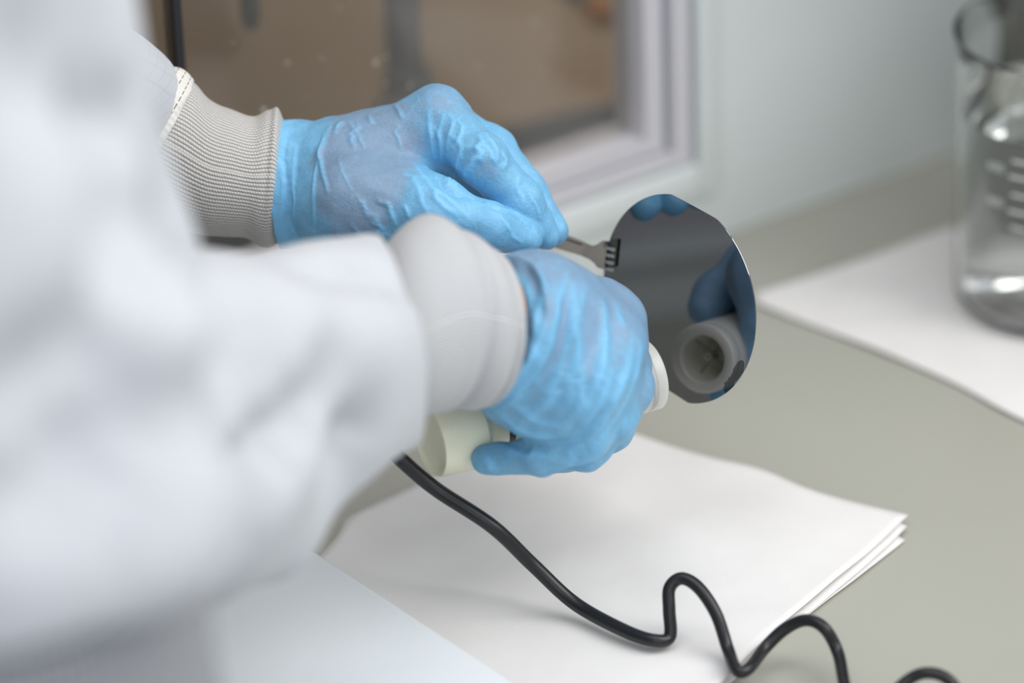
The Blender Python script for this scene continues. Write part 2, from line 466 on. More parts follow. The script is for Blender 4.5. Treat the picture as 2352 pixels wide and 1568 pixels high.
def folds(V, N, items):
    """creases laid over the surface: (pixel polyline, height m, half-width m); returns displacement and a fold mask"""
    px, py, dp = project(V); vis = (N @ F) < 0.15
    disp = np.zeros(len(V)); mask = np.zeros(len(V))
    for poly, hgt, sig in items:
        P = spline(poly, max(4, int(np.linalg.norm(np.diff(np.asarray(poly, float), axis=0), axis=1).mean() / 6)))
        S = []
        for x, y in P:
            c = np.where(vis & (np.abs(px - x) < 9) & (np.abs(py - y) < 9))[0]
            if len(c) == 0: S.append(None); continue
            S.append(V[c[np.argmin(dp[c])]])
        n = len(S); keep = [(i, p) for i, p in enumerate(S) if p is not None]
        if not keep: continue
        pts = np.array([p for _, p in keep]); tap = np.array([0.25 + 0.75 * math.sin(math.pi * (i + 0.5) / n) ** 0.7 for i, _ in keep])
        near = np.where(((V > pts.min(0) - 3.2 * sig) & (V < pts.max(0) + 3.2 * sig)).all(1))[0]
        if len(near) == 0: continue
        A, B = pts[:-1], pts[1:]
        if len(A) == 0: continue
        best = np.zeros(len(near))
        for a, b, ta in zip(A, B, tap):
            ba = b - a; q = V[near] - a
            t = np.clip((q @ ba) / max(ba @ ba, 1e-12), 0, 1)
            d2 = ((q - t[:, None] * ba) ** 2).sum(1)
            best = np.maximum(best, ta * np.exp(-d2 / (2 * sig * sig)))
        disp[near] += hgt * best
        mask[near] = np.maximum(mask[near], best * (1 if hgt > 0 else -0.3))
    return disp, mask
def noise3(P, scale, seed):
    """cheap smooth noise: a sum of random sine waves"""
    rng = np.random.default_rng(seed); out = np.zeros(len(P))
    for _ in range(9):
        k = rng.normal(size=3) * scale; out += np.sin(P @ k + rng.uniform(0, 6.28))
    return out / 3.0

# ================================================================== THE SETTING
YAW = math.radians(33.7)
WT = np.array([math.cos(YAW), math.sin(YAW), 0]); WN = np.array([math.sin(YAW), -math.cos(YAW), 0])   # along the wall, out of the wall
W0 = on(1700, 525)                                       # foot of the window wall
ZV = np.array([0, 0, 1.0])
def wl(a, z, out=0.0): return W0 + WT * a + ZV * z + WN * out
def wall_at(px, py):
    """(along, height) on the wall plane for a photo pixel"""
    v = F + (px - 1176) / FPX * R - (py - 784) / FPX * U
    P = CAM + ((W0 - CAM) @ WN) / (v @ WN) * v
    return (P - W0) @ WT, P[2] - BENCH
WA0, WA1 = -0.95, 0.175          # wall extent along its run
OL, OR_ = -0.60, wall_at(1590, 300)[0]      # window opening
OB, OT = wall_at(1588, 372)[1], 0.62

FACE = unit([0.6, 0.8, 0]); SIDE = np.array([0.8, -0.6, 0])         # the person looks along FACE
def tuple3(v): return (float(v[0]), float(v[1]), float(v[2]))

def slab(name, poly, z0, z1, mat, parent=None, bevel=0.0):
    bm = bmesh.new()
    lo = [bm.verts.new((p[0], p[1], z0)) for p in poly]; hi = [bm.verts.new((p[0], p[1], z1)) for p in poly]
    n = len(poly); bm.faces.new(lo[::-1]); bm.faces.new(hi)
    for i in range(n): bm.faces.new((lo[i], lo[(i + 1) % n], hi[(i + 1) % n], hi[i]))
    if bevel: bmesh.ops.bevel(bm, geom=list(bm.edges), offset=bevel, segments=3, affect='EDGES', profile=0.5)
    return obj_bm(name, bm, mat, parent, smooth=bool(bevel), auto=math.radians(50))

TC = np.array([-0.312, -0.565, 0])                         # the person's place on the floor
edge_c = (TC @ FACE) + 0.165                              # bench front edge, just before the coat
def edge_pt(t): return FACE * edge_c + SIDE * t
bench = slab('bench_top', [edge_pt(-0.55), edge_pt(0.75), wl(0.9, 0)[:2], wl(0.2, 0)[:2], wl(-0.95, 0)[:2]], BENCH - 0.04, BENCH, M['bench'])
tag(bench, kind='structure')
fl = slab('floor', [(-2.2, -2.6), (1.8, -2.6), (1.8, 1.4), (-2.2, 1.4)], -0.05, 0.0, M['floor']); tag(fl, kind='structure')

bm = bmesh.new()                                          # the wall, a ring of four panels round the window opening
for a0, a1, z0, z1 in ((WA0, OL, -0.2, 0.9), (OR_, WA1, -0.2, 0.9), (OL, OR_, -0.2, OB), (OL, OR_, OT, 0.9)):
    box_bm(bm, wl(a0, z0), WT * (a1 - a0), ZV * (z1 - z0), -WN * 0.03)
wall = obj_bm('wall_back', bm, M['wall'], smooth=False); tag(wall, kind='structure')
# raised white surround of the window
bm = bmesh.new(); sr = 0.0155; sb = 0.018; th = 0.006
for a0, a1, z0, z1 in ((OR_, OR_ + sr, OB - sb, OT + sb), (OL - sr, OL, OB - sb, OT + sb), (OL, OR_, OB - sb, OB), (OL, OR_, OT, OT + sb)):
    box_bm(bm, wl(a0, z0, 0.0), WT * (a1 - a0), ZV * (z1 - z0), WN * th, 0.0015)
trim = obj_bm('trim_1', bm, M['wall'], smooth=True, auto=0.7); tag(trim, kind='structure')

# added dark panel at a right angle behind the beaker, sized to shade the corner
bm = bmesh.new(); box_bm(bm, wl(WA1, -0.2, -0.03), WT * 0.02, ZV * 1.1, WN * 0.36)
tag(obj_bm('shade_wall_right', bm, M['shade_wall_dark'], smooth=False), kind='structure')

# the window: stepped frame, panes, black seal
win = empty('window_1', tuple3(wl((OL + OR_) / 2, OB))); tag(win, kind='structure')
def ring(name, inset0, inset1, out0, out1, mat):
    bm = bmesh.new()
    bi0, bi1 = inset0 * 0.70, inset1 * 0.70
    l0, l1, r0, r1 = OL + inset0, OL + inset1, OR_ - inset0, OR_ - inset1
    b0, b1, t0, t1 = OB + bi0, OB + bi1, OT - bi0, OT - bi1
    for q in (((l0, b0), (l1, b1), (l1, t1), (l0, t0)), ((r1, b1), (r0, b0), (r0, t0), (r1, t1)),
              ((l0, b0), (r0, b0), (r1, b1), (l1, b1)), ((l0, t0), (l1, t1), (r1, t1), (r0, t0))):
        f = [bm.verts.new(wl(a, z, out1)) for a, z in q]; k = [bm.verts.new(wl(a, z, out0)) for a, z in q]
        bm.faces.new(f); bm.faces.new(k[::-1])
        for i in range(4): bm.faces.new((f[i], k[i], k[(i + 1) % 4], f[(i + 1) % 4]))
    return obj_bm(name, bm, mat, win, smooth=False)
ring('frame_gasket', 0.0, 0.0025, -0.03, -0.004, M['gasket'])
ring('outer_frame', 0.0025, 0.0135, -0.03, 0.002, M['frame'])
ring('frame_groove', 0.0135, 0.0165, -0.03, -0.006, M['gasket'])
ring('inner_frame', 0.0165, 0.0285, -0.03, -0.003, M['frame'])
sa = wall_at(458, 290)[0]
gi = 0.0265
for nm, a0, a1 in (('pane', OL + gi, sa - 0.0022), ('pane', sa + 0.0022, OR_ - gi)):
    bm = bmesh.new(); box_bm(bm, wl(a0, OB + gi * 0.7, -0.016), WT * (a1 - a0), ZV * (OT - OB - 1.4 * gi), -WN * 0.004)
    obj_bm(nm, bm, M['pane'], win, smooth=False)
bm = bmesh.new(); box_bm(bm, wl(sa - 0.0022, OB + gi * 0.7, -0.013), WT * 0.0044, ZV * (OT - OB - 1.4 * gi), -WN * 0.010)
obj_bm('seal', bm, M['seal'], win, smooth=False)

# the cabinet behind the window
def wall_box(name, a0, a1, z0, z1, o0, o1, mat):
    bm = bmesh.new(); box_bm(bm, wl(a0, z0, o0), WT * (a1 - a0), ZV * (z1 - z0), WN * (o1 - o0))
    return tag(obj_bm(name, bm, mat, smooth=False), kind='structure')
wall_box('wall_rear', -0.95, 0.75, -0.2, 0.9, -0.42, -0.40, M['tan'])
wall_box('wall_left', -0.97, -0.95, -0.2, 0.9, -0.40, -0.03, M['ochre'])
wall_box('floor_cabinet', -0.95, 0.75, -0.22, -0.2, -0.40, -0.03, M['tan'])
oc = wall_box('trim_2', -0.62, wall_at(440, 290)[0] - 0.004, -0.2, 0.9, -0.36, -0.34, M['ochre'])

def vertical_part(name, px, py_bottom, d, prof, mat, parent):
    bm = bmesh.new(); lathe_bm(bm, at(px, py_bottom, d), ZV, prof, 32)
    return obj_bm(name, bm, mat, parent, auto=0.6)
pd = 2.33
pr = empty('dark_pipe', tuple3(at(937, 330, pd)))
tag(pr, 'dark grey vertical pipe with a wider collar, seen blurred through the window', 'pipe')
vertical_part('pipe_shaft', 931, 190, pd, [(0, 0), (0.0098, 0), (0.0098, 0.45), (0, 0.45)], M['pipe'], pr)
vertical_part('collar', 940, 245, pd, [(0, 0), (0.0135, 0), (0.0140, 0.002), (0.0132, 0.018), (0.0118, 0.022), (0, 0.022)], M['pipe'], pr)
vertical_part('pipe_foot', 935, 560, pd, [(0, 0), (0.0165, 0), (0.0165, 0.07), (0.0145, 0.083), (0, 0.083)], M['pipe'], pr)
r2 = empty('hanging_rod', tuple3(at(576, 65, 2.24)))
tag(r2, 'black rod end hanging down behind the upper left of the window glass', 'rod')
vertical_part('rod_shaft', 576, 52, 2.24, [(0, 0), (0.0045, 0), (0.0050, 0.002), (0.0050, 0.3), (0, 0.3)], M['pipe_black'], r2)
vertical_part('rod_tip', 577, 64, 2.24, [(0, 0), (0.0032, 0.0), (0.0044, 0.003), (0, 0.0031)], M['pipe_black'], r2)
kb = empty('orange_knob', tuple3(at(1372, 22, 2.45)))
tag(kb, 'small orange knob behind the glass in the upper right of the window', 'knob')
bm = bmesh.new(); lathe_bm(bm, at(1372, 22, 2.45), WN, [(0, 0), (0.009, 0), (0.010, 0.003), (0.009, 0.010), (0.006, 0.013), (0, 0.013)], 24)
obj_bm('grip', bm, M['orange'], kb, auto=0.7)
bm = bmesh.new(); lathe_bm(bm, at(1372, 22, 2.45), -WN, [(0.004, 0), (0.004, 0.06), (0, 0.06)], 16)
obj_bm('stem', bm, M['pipe'], kb, auto=0.7)

# ================================================================== WIPES, BOARD, BEAKER
def sheet(name, top, right, bottom, left, z, lift, seed, label, group):
    """Coons patch from four edge polylines given as bench points (pixels on the bench plane)"""
    def curve(pts, n):
        P = np.array([on(*p)[:2] for p in pts]); s = spline(P, 12)
        L = np.concatenate([[0], np.cumsum(np.linalg.norm(np.diff(s, axis=0), axis=1))]); t = np.linspace(0, L[-1], n)
        return np.stack([np.interp(t, L, s[:, k]) for k in (0, 1)], 1)
    n = 48
    T, B = curve(top, n), curve(bottom, n); Lf, Rt = curve(left, n), curve(right, n)
    u = np.linspace(0, 1, n)
    X = np.zeros((n, n, 2))
    for i in range(n):
        for j in range(n):
            s, t = u[i], u[j]
            X[i, j] = (1 - t) * T[i] + t * B[i] + (1 - s) * Lf[j] + s * Rt[j] - ((1 - s) * (1 - t) * T[0] + s * (1 - t) * T[-1] + (1 - s) * t * B[0] + s * t * B[-1])
    P3 = np.concatenate([X.reshape(-1, 2), np.zeros((n * n, 1))], 1)
    S, Tt = np.meshgrid(u, u, indexing='ij')
    e = np.minimum(np.minimum(S, 1 - S), np.minimum(Tt, 1 - Tt)).ravel()
    h = lift * (0.5 + 0.5 * noise3(P3, 26, seed)).clip(0, 1.4) * (0.35 + 0.65 * np.exp(-e / 0.08)) + lift * 0.25 * (1 + noise3(P3, 70, seed + 1)).clip(0, 2)
    P3[:, 2] = BENCH + z + h.clip(0)
    bm = bmesh.new(); vs = [bm.verts.new(p) for p in P3]
    for i in range(n - 1):
        for j in range(n - 1): bm.faces.new((vs[i * n + j], vs[i * n + j + 1], vs[(i + 1) * n + j + 1], vs[(i + 1) * n + j]))
    o = obj_bm(name, bm, M['wipe'])
    if o.data.polygons[0].normal.z < 0: o.data.flip_normals()
    md = o.modifiers.new('solid', 'SOLIDIFY'); md.thickness = 0.00035; md.offset = -1
    return tag(o, label, 'wipe', group)
g1 = 'stacked wipes on the bench in front'
sheet('cleanroom_wipe', [(1225, 972), (1450, 1026), (1700, 1098), (1930, 1165), (2078, 1246)], [(2078, 1246), (1970, 1332), (1890, 1392), (1760, 1500), (1500, 1730)],
      [(560, 1465), (1050, 1605), (1500, 1730)], [(1225, 972), (965, 1132), (850, 1192), (800, 1222), (755, 1280), (560, 1465)], 0.0006, 0.0010, 4,
      'lowest white wipe of the front stack, just showing at its right edge', g1)
sheet('cleanroom_wipe', [(1225, 972), (1450, 1026), (1700, 1098), (1940, 1165), (2083, 1222)], [(2083, 1222), (1990, 1312), (1895, 1388), (1770, 1490), (1508, 1725)],
      [(560, 1465), (1050, 1605), (1508, 1725)], [(1225, 972), (962, 1131), (850, 1191), (800, 1220), (755, 1280), (560, 1465)], 0.0024, 0.0012, 9,
      'middle white wipe of the front stack, between two others', g1)
sheet('cleanroom_wipe', [(1225, 966), (1450, 1022), (1620, 1075), (1750, 1102), (1870, 1150), (2086, 1203)], [(2086, 1203), (1985, 1300), (1890, 1380), (1770, 1480), (1640, 1605), (1515, 1715)],
      [(560, 1460), (1050, 1600), (1515, 1715)], [(1225, 966), (960, 1130), (850, 1188), (800, 1216), (755, 1280), (560, 1460)], 0.0045, 0.0018, 15,
      'top white wipe of the front stack under the black cord', g1)
sheet('cleanroom_wipe', [(1738, 680), (1960, 610), (2190, 528), (2440, 445)], [(2440, 445), (2600, 740), (2700, 1110)],
      [(1736, 702), (2020, 812), (2200, 890), (2352, 972), (2700, 1110)], [(1738, 680), (1734, 691), (1736, 702)], 0.0012, 0.0012, 22,
      'white wipe lying under the glass beaker near the wall', None)

# white plastic board in the lower left
bz = 0.018
e0, e1 = on(725, 1262, bz)[:2], on(1190, 1568, bz)[:2]
ed = unit(e1 - e0); en = np.array([-ed[1], ed[0]]); en = en if en[0] < 0 else -en
p0, p1 = e0 - ed * 0.02, e1 + ed * 0.10
bo = empty('plastic_board', (float(p0[0]), float(p0[1]), BENCH))
tag(bo, 'white plastic board lying on the bench below the near sleeve', 'board')
slab('board_plate', [p0, p1, p1 + en * 0.155, p0 + en * 0.155], BENCH + 0.011, BENCH + bz, M['board'], bo, 0.003)
slab('board_foot', [p0 + ed * 0.008 + en * 0.008, p1 - ed * 0.008 + en * 0.008, p1 - ed * 0.008 + en * 0.147, p0 + ed * 0.008 + en * 0.147], BENCH + 0.0075, BENCH + 0.0112, M['board'], bo, 0.0)

# beaker
bc = on(2428, 684); BR = 0.0545; BH = 0.150; BZ0 = BENCH + 0.0042
bc = np.array([bc[0], bc[1], BZ0])
bk = empty('beaker', tuple3(bc)); tag(bk, 'large clear glass beaker of water with white graduations on the right', 'beaker')
bm = bmesh.new()
prof = [(0, 0), (BR - 0.008, 0.0), (BR - 0.003, 0.0012), (BR, 0.006), (BR, BH - 0.012), (BR + 0.0006, BH - 0.007), (BR + 0.0020, BH - 0.0012), (BR + 0.0022, BH - 0.0002),
        (BR + 0.0012, BH + 0.0003), (BR + 0.0003, BH - 0.002), (BR - 0.0018, BH - 0.009), (BR - 0.0022, BH - 0.014), (BR - 0.0022, 0.009), (BR - 0.005, 0.0045), (BR - 0.010, 0.0028), (0, 0.0028)]
lathe_bm(bm, bc, ZV, prof, 96)
# pouring spout, away from the camera to the right
for v in bm.verts:
    q = np.array(v.co) - bc; ang = math.atan2(q[1], q[0]) - 0.9
    w = math.exp(-(ang / 0.16) ** 2) * max(0, (q[2] - BH + 0.014) / 0.014) if abs(ang) < 1 else 0
    if math.hypot(q[0], q[1]) > 0.03:
        v.co.x += math.cos(0.9) * 0.008 * w; v.co.y += math.sin(0.9) * 0.008 * w
obj_bm('beaker_wall', bm, M['glass'], bk, auto=1.2)
WL = 0.1075
bm = bmesh.new(); g = -0.00025
lathe_bm(bm, bc, ZV, [(0, 0.0028 - g), (BR - 0.010, 0.0028 - g), (BR - 0.005 + g, 0.0045), (BR - 0.0022 + g, 0.009), (BR - 0.0022 + g, WL + 0.0016), (BR - 0.0030, WL + 0.0006), (BR - 0.0045, WL), (0, WL)], 96)
obj_bm('water', bm, M['water'], bk, auto=1.2)
def on_beaker(ang, z, r=BR + 0.00012): return bc + np.array([r * math.sin(ang), -r * math.cos(ang), z])
def mark_bar(a0, a1, z0, z1, name):
    bm = bmesh.new(); n = 10
    A = [[bm.verts.new(on_beaker(a0 + (a1 - a0) * i / n, z, r)) for i in range(n + 1)] for z in (z0, z1) for r in (BR + 0.00006, BR + 0.0002)]
    for i in range(n):
        for p, q in ((0, 1), (1, 3), (3, 2), (2, 0)): bm.faces.new((A[p][i], A[p][i + 1], A[q][i + 1], A[q][i]))
    return obj_bm(name, bm, M['mark'], bk)
def z_on_beaker(py, px=2305):
    # height on the front of the beaker for a pixel row
    best = min(((abs(project(on_beaker(-0.5, z))[1] - py), z) for z in np.arange(0.01, 0.15, 0.0005)))
    return best[1]
for py, long in ((374, 0), (412, 1), (453, 0), (491, 1), (528, 0)):
    z = z_on_beaker(py)
    mark_bar(-0.64 if long else -0.61, -0.40 if long else -0.45, z - 0.0007, z + 0.0007, 'graduation_mark')
def text_on_beaker(txt, ang, z, size):
    cu = bpy.data.curves.new('number', 'FONT'); cu.body = txt; cu.size = size; cu.extrude = 0.00005; cu.align_x = 'CENTER'; cu.align_y = 'CENTER'
    tmp = bpy.data.objects.new('number', cu); COL.objects.link(tmp)
    dg = bpy.context.evaluated_depsgraph_get(); me = bpy.data.meshes.new_from_object(tmp.evaluated_get(dg))
    bpy.data.objects.remove(tmp); me.name = 'number'
    for v in me.vertices:
        p = on_beaker(ang + v.co.x / BR, z + v.co.y, BR + 0.00012 + v.co.z); v.co = p
    me.materials.clear()
    return link('number', me, M['mark'], bk, smooth=False)
text_on_beaker('600', -0.79, z_on_beaker(402), 0.0068)
text_on_beaker('400', -0.79, z_on_beaker(481), 0.0068)

# ================================================================== WAFER, TWEEZERS, NOZZLE, CORD
WC = at(1558.3, 687, 2.041)
WNRM = cvec(-0.728, 0.205, 0.654)
wx = unit(cvec(0.962, -0.271, 0) - (cvec(0.962, -0.271, 0) @ WNRM) * WNRM); wy = np.cross(WNRM, wx)     # in-plane right, in-plane up
bm = bmesh.new(); n = 180; rr = 0.05; out = []
def flat_dist(px, py):  # a point on the disc plane under a pixel
    v = F + (px - 1176) / FPX * R - (py - 784) / FPX * U
    P = CAM + ((WC - CAM) @ WNRM) / (v @ WNRM) * v - WC
    return np.array([P @ wx, P @ wy])
fl_lines = []
for a, b in (((1556, 454), (1622, 490)), ((1534, 895), (1582, 926))):
    A, B = flat_dist(*a), flat_dist(*b); m = (A + B) / 2; nn = unit(m - ((m - A) @ unit(B - A)) * 0); d = unit(B - A); nn = m - (m @ d) * d
    fl_lines.append((unit(nn), np.linalg.norm(nn)))
for i in range(n):
    q = rr * np.array([math.cos(2 * math.pi * i / n), math.sin(2 * math.pi * i / n)])
    for nn, dist in fl_lines:
        ex = q @ nn - dist
        if ex > 0: q = q - ex * nn
    out.append(q)
wm = Matrix(((wx[0], wy[0], WNRM[0], WC[0]), (wx[1], wy[1], WNRM[1], WC[1]), (wx[2], wy[2], WNRM[2], WC[2]), (0, 0, 0, 1)))
th = 0.00055
hi = [bm.verts.new((q[0], q[1], 0)) for q in out]
mid = [bm.verts.new((q[0] * 1.002, q[1] * 1.002, -th / 2)) for q in out]
lo = [bm.verts.new((q[0], q[1], -th)) for q in out]
bm.faces.new(hi); bm.faces.new(lo[::-1])
for A, B in ((mid, hi), (lo, mid)):
    for i in range(n): bm.faces.new((A[i], A[(i + 1) % n], B[(i + 1) % n], B[i]))
waf = obj_bm('silicon_wafer', bm, M['wafer'], None, smooth=True, auto=0.3); waf.matrix_world = wm
tag(waf, 'round dark mirror-polished silicon wafer gripped by steel tweezers', 'wafer')
def wp(px, py, off=0.0):
    q = flat_dist(px, py); return WC + wx * q[0] + wy * q[1] + WNRM * off

# tweezers
tw = empty('wafer_tweezers', tuple3(at(1370, 582, 2.03))); tag(tw, 'stainless steel wafer tweezers held by the far gloved hand', 'tweezers')
def strip(name, pts, widths, thick, wdir, mat, parent):
    """flat bar along 3D points with half-widths along wdir"""
    pts = np.asarray(pts); tg = np.gradient(pts, axis=0); bm = bmesh.new(); rows = []
    for p, t, w in zip(pts, tg, widths):
        t = unit(t); b = unit(wdir - (wdir @ t) * t); nrm = np.cross(t, b)
        rows.append([bm.verts.new(p + b * w * sx + nrm * thick * sy) for sx, sy in ((-1, -0.5), (1, -0.5), (1, 0.5), (-1, 0.5))])
    for A, B in zip(rows, rows[1:]):
        for i in range(4): bm.faces.new((A[i], A[(i + 1) % 4], B[(i + 1) % 4], B[i]))
    bm.faces.new(rows[0][::-1]); bm.faces.new(rows[-1])
    return obj_bm(name, bm, mat, parent, smooth=True, auto=0.6)
g0 = wp(1400, 585)                                       # wafer rim at the tweezers
hd = (g0 - CAM) @ F
V_up = cvec(0.12, -0.99, 0)
stem = spline([(1120, 490, hd - 0.004), (1180, 512, hd - 0.003), (1238, 541, hd - 0.002), (1285, 556, hd - 0.001), (1330, 572, hd), (1355, 582, hd), (1375, 586, hd), (1391, 588, hd)], 6)
ws = np.interp(np.linspace(0, 1, len(stem)), [0, .30, .5, .62, .72, .80, .86, 0.93, 1], [.0034, .0034, .0030, .0025, .0026, .0040, .0058, .0062, .0062])
strip('front_arm', [at(*p) for p in stem], ws, 0.0011, V_up, M['steel'], tw)
st2 = stem + np.array([3, -7, 0.0045])
strip('rear_arm', [at(*p) for p in st2], ws * 0.93, 0.0011, V_up, M['steel'], tw)
strip('arm_ridge', [at(p[0] + 1, p[1] - 11 * min(1, 1.0), p[2] - 0.0002) for p in stem[:26]], np.linspace(0.0011, 0.0006, 26), 0.0010, unit(V_up - F), M['steel'], tw)
for i in range(4):
    y = 567 + i * 15.5; x = 1394 - i * 1.6
    a, b = wp(x, y, 0.0012), wp(x + 21, y + 5, 0.0007)
    tooth = strip('tooth', [a, (a + b) / 2 + WNRM * 0.0006, b], [0.0007] * 3, 0.0010, V_up, M['steel_light'], tw)
    c = wp(x + 22, y + 5.2, 0.0009)
    bm = bmesh.new(); box_bm(bm, c - V_up * 0.0007 - wx * 0.0004 - WNRM * 0.0008, V_up * 0.0014, wx * 0.0008, WNRM * 0.0022, 0.0002)
    obj_bm('tooth_tip', bm, M['steel_light'], tooth, smooth=False)
a, b = wp(1397, 556, -0.0012), wp(1425, 548, -0.0012)
bm = bmesh.new()                                         # rear plate with a pointed upper corner
pl = [wp(1390, 556, 0.0004), wp(1408, 551, 0.0024), wp(1423, 549, 0.0004), wp(1416, 612, 0.0004), wp(1412, 612, 0.0004), wp(1416, 562, 0.0006)]
f0 = [bm.verts.new(p) for p in pl]; f1 = [bm.verts.new(p + WNRM * 0.0007) for p in pl]
bm.faces.new(f0[::-1]); bm.faces.new(f1)
for i in range(len(pl)): bm.faces.new((f0[i], f0[(i + 1) % len(pl)], f1[(i + 1) % len(pl)], f1[i]))
obj_bm('guard_plate', bm, M['steel'], tw, smooth=False)
bm = bmesh.new(); box_bm(bm, wp(1389, 556, -0.0022), wp(1386, 617, -0.0022) - wp(1389, 556, -0.0022), wp(1430, 566, -0.0022) - wp(1389, 556, -0.0022), -WNRM * 0.0009)
obj_bm('rear_plate', bm, M['steel'], tw, smooth=False)
bm = bmesh.new(); tube_bm(bm, [wp(1394, 556, 0.0010), wp(1388, 616, 0.0010)], 0.0007, 8); obj_bm('bend_edge', bm, M['steel'], tw)

# nozzle
NF = at(1497, 858, 2.040); NT = at(985, 1008, 1.994); NA = unit(NF - NT); NL = np.linalg.norm(NF - NT)
nz = empty('nozzle', tuple3(NT)); tag(nz, 'translucent white plastic blow-off nozzle held by the near gloved hand', 'nozzle')
RN = 0.0168
bm = bmesh.new()
lathe_bm(bm, NF, NA, [(0.0112, -0.001), (0.0120, 0.0), (RN - 0.0006, 0.0), (RN, -0.0006), (RN, -0.0052), (RN - 0.0009, -0.0056), (RN - 0.0009, -0.0078), (RN, -0.0082), (RN, -0.075), (0.0128, -0.078), (0.0128, -0.080), (0.0090, -0.080), (0.0090, -0.020), (0.0108, -0.018)], 72, closed=True)
barrel = obj_bm('barrel', bm, M['plastic'], nz, auto=0.5)
bm = bmesh.new(); lathe_bm(bm, NF, NA, [(RN - 0.0009, -0.0056), (RN - 0.0004, -0.0057), (RN - 0.0004, -0.0077), (RN - 0.0009, -0.0078)], 72); obj_bm('groove_ring', bm, M['plastic_groove'], barrel)
xx, yy, _ = frame_of(NA)
for q in (0.4, 0.4 + math.pi / 2):
    dv = xx * math.cos(q) + yy * math.sin(q)
    bm = bmesh.new(); tube_bm(bm, [NF - NA * 0.011 - dv * 0.0108, NF - NA * 0.011 + dv * 0.0108], 0.0006, 10); obj_bm('spoke', bm, M['plastic'], barrel)
bm = bmesh.new(); lathe_bm(bm, NF - NA * 0.013, NA, [(0.0012, 0), (0.0021, 0), (0.0021, 0.0075), (0.0012, 0.0075)], 20, closed=True); obj_bm('needle_hub', bm, M['plastic'], barrel, auto=0.6)
bm = bmesh.new()
lathe_bm(bm, NT, NA, [(0, 0.0015), (0.0150, 0.0015), (0.0168, 0.0), (0.0178, 0.0), (0.0186, 0.002), (0.0190, 0.010), (0.0196, 0.018), (0.0200, 0.0215), (0.0188, 0.0235), (0.0150, 0.0245), (0.0150, 0.034), (0.0120, 0.035), (0, 0.035)], 72)
obj_bm('rear_cup', bm, M['plastic_yellow'], nz, auto=0.5)
bm = bmesh.new(); lathe_bm(bm, NT + NA * 0.026, NA, [(0, 0), (0.0139, 0), (0.0139, 0.012), (0, 0.012)], 40); obj_bm('black_band', bm, M['black'], nz, auto=0.5)

# cord
cz = 0.0036
def cpt(px, py, h): return on(px, py, h)
cpts = [at(905, 985, 1.990), at(890, 1018, 1.985), at(918, 1052, 1.985), at(1000, 1122, 1.990), cpt(1130, 1208, 0.0520), cpt(1225, 1298, 0.0300), cpt(1320, 1385, 0.0140), cpt(1430, 1446, 0.0112), cpt(1500, 1470, 0.0112), cpt(1538, 1462, 0.0112),
        cpt(1537, 1400, 0.0220), cpt(1538, 1350, 0.0300), cpt(1566, 1328, 0.0340), cpt(1605, 1350, 0.0320), cpt(1645, 1410, 0.0240), cpt(1672, 1490, 0.0120), cpt(1692, 1538, 0.0112), cpt(1718, 1536, 0.0112), cpt(1755, 1490, 0.0112), cpt(1800, 1446, 0.0180), cpt(1850, 1424, 0.0240), cpt(1893, 1442, 0.0240),
        cpt(1925, 1500, 0.0140), cpt(1944, 1590, 0.0112), cpt(1975, 1650, 0.0112), cpt(2030, 1612, 0.0112), cpt(2085, 1562, 0.0180), cpt(2130, 1545, 0.0220), cpt(2180, 1562, 0.0200), cpt(2225, 1625, 0.0112), cpt(2270, 1700, 0.0112), cpt(2330, 1690, 0.0112)]
bm = bmesh.new(); sp = spline(cpts, 12); tube_bm(bm, sp, np.interp(np.arange(len(sp)), [0, 40, 110, len(sp)], [0.0036, 0.0035, 0.0030, 0.0027]), 18)
co = obj_bm('cord', bm, M['black']); tag(co, 'black cord curling in loops across the white wipes', 'cord')

# ================================================================== PERSON
person = empty('person', tuple3(TC)); tag(person, 'person in a white cleanroom coat and blue gloves working at the bench', 'person')

def finish(name, fld, mat, items=(), loose=None, relax_it=1, wrinkle=None, uvfun=None, post=0):
    V, Q = fld.mesh(); V = relax(V, Q, relax_it); N = normals(V, Q)
    dz, mk = folds(V, N, items)
    if wrinkle is not None: dz = dz + wrinkle(V)
    V2 = V + N * dz[:, None]
    if post: V2 = relax(V2, Q, post, 0.3)
    me = np_mesh(name, V2, Q)
    if loose is not None:
        at_ = me.attributes.new('loose', 'FLOAT', 'POINT'); at_.data.foreach_set('value', np.clip(loose(V2, mk, dz), -1, 2).astype(np.float32))
    if uvfun is not None:
        uv = me.uv_layers.new(name='uv'); uvv = uvfun(V)
        li = np.empty(len(me.loops), np.int32); me.loops.foreach_get('vertex_index', li)
        uv.data.foreach_set('uv', uvv[li].astype(np.float32).ravel())
    return link(name, me, mat, person)
def bounds(pts, m): p = np.array(pts); return p.min(0) - m, p.max(0) + m

# ---- far (left) hand
def fh(): 
    D = {}
    D['wr'] = at(655, 425, 2.052); D['wr2'] = at(735, 420, 2.050)
    D['im'] = at(1003, 268, 2.040); D['mm'] = at(1012, 285, 2.062); D['rm'] = at(990, 320, 2.082); D['pm'] = at(955, 360, 2.098)
    D['ip'] = at(1108, 368, 2.022); D['id'] = at(1196, 462, 2.028); D['it'] = at(1252, 540, 2.036)
    D['mp'] = at(1128, 345, 2.052); D['md'] = at(1210, 440, 2.050); D['mt'] = at(1272, 530, 2.050)
    D['rp'] = at(1100, 395, 2.086); D['rd'] = at(1160, 470, 2.078); D['rt'] = at(1185, 520, 2.064)
    D['pp'] = at(1040, 430, 2.104); D['pd'] = at(1080, 490, 2.094); D['pt'] = at(1090, 525, 2.080)
    D['tc'] = at(815, 465, 2.026); D['tm'] = at(1000, 482, 2.012); D['ti'] = at(1120, 520, 2.012); D['tt'] = at(1206, 547, 2.024)
    return D
D = fh()
fld = Field(*bounds(list(D.values()), 0.042), 0.0006)
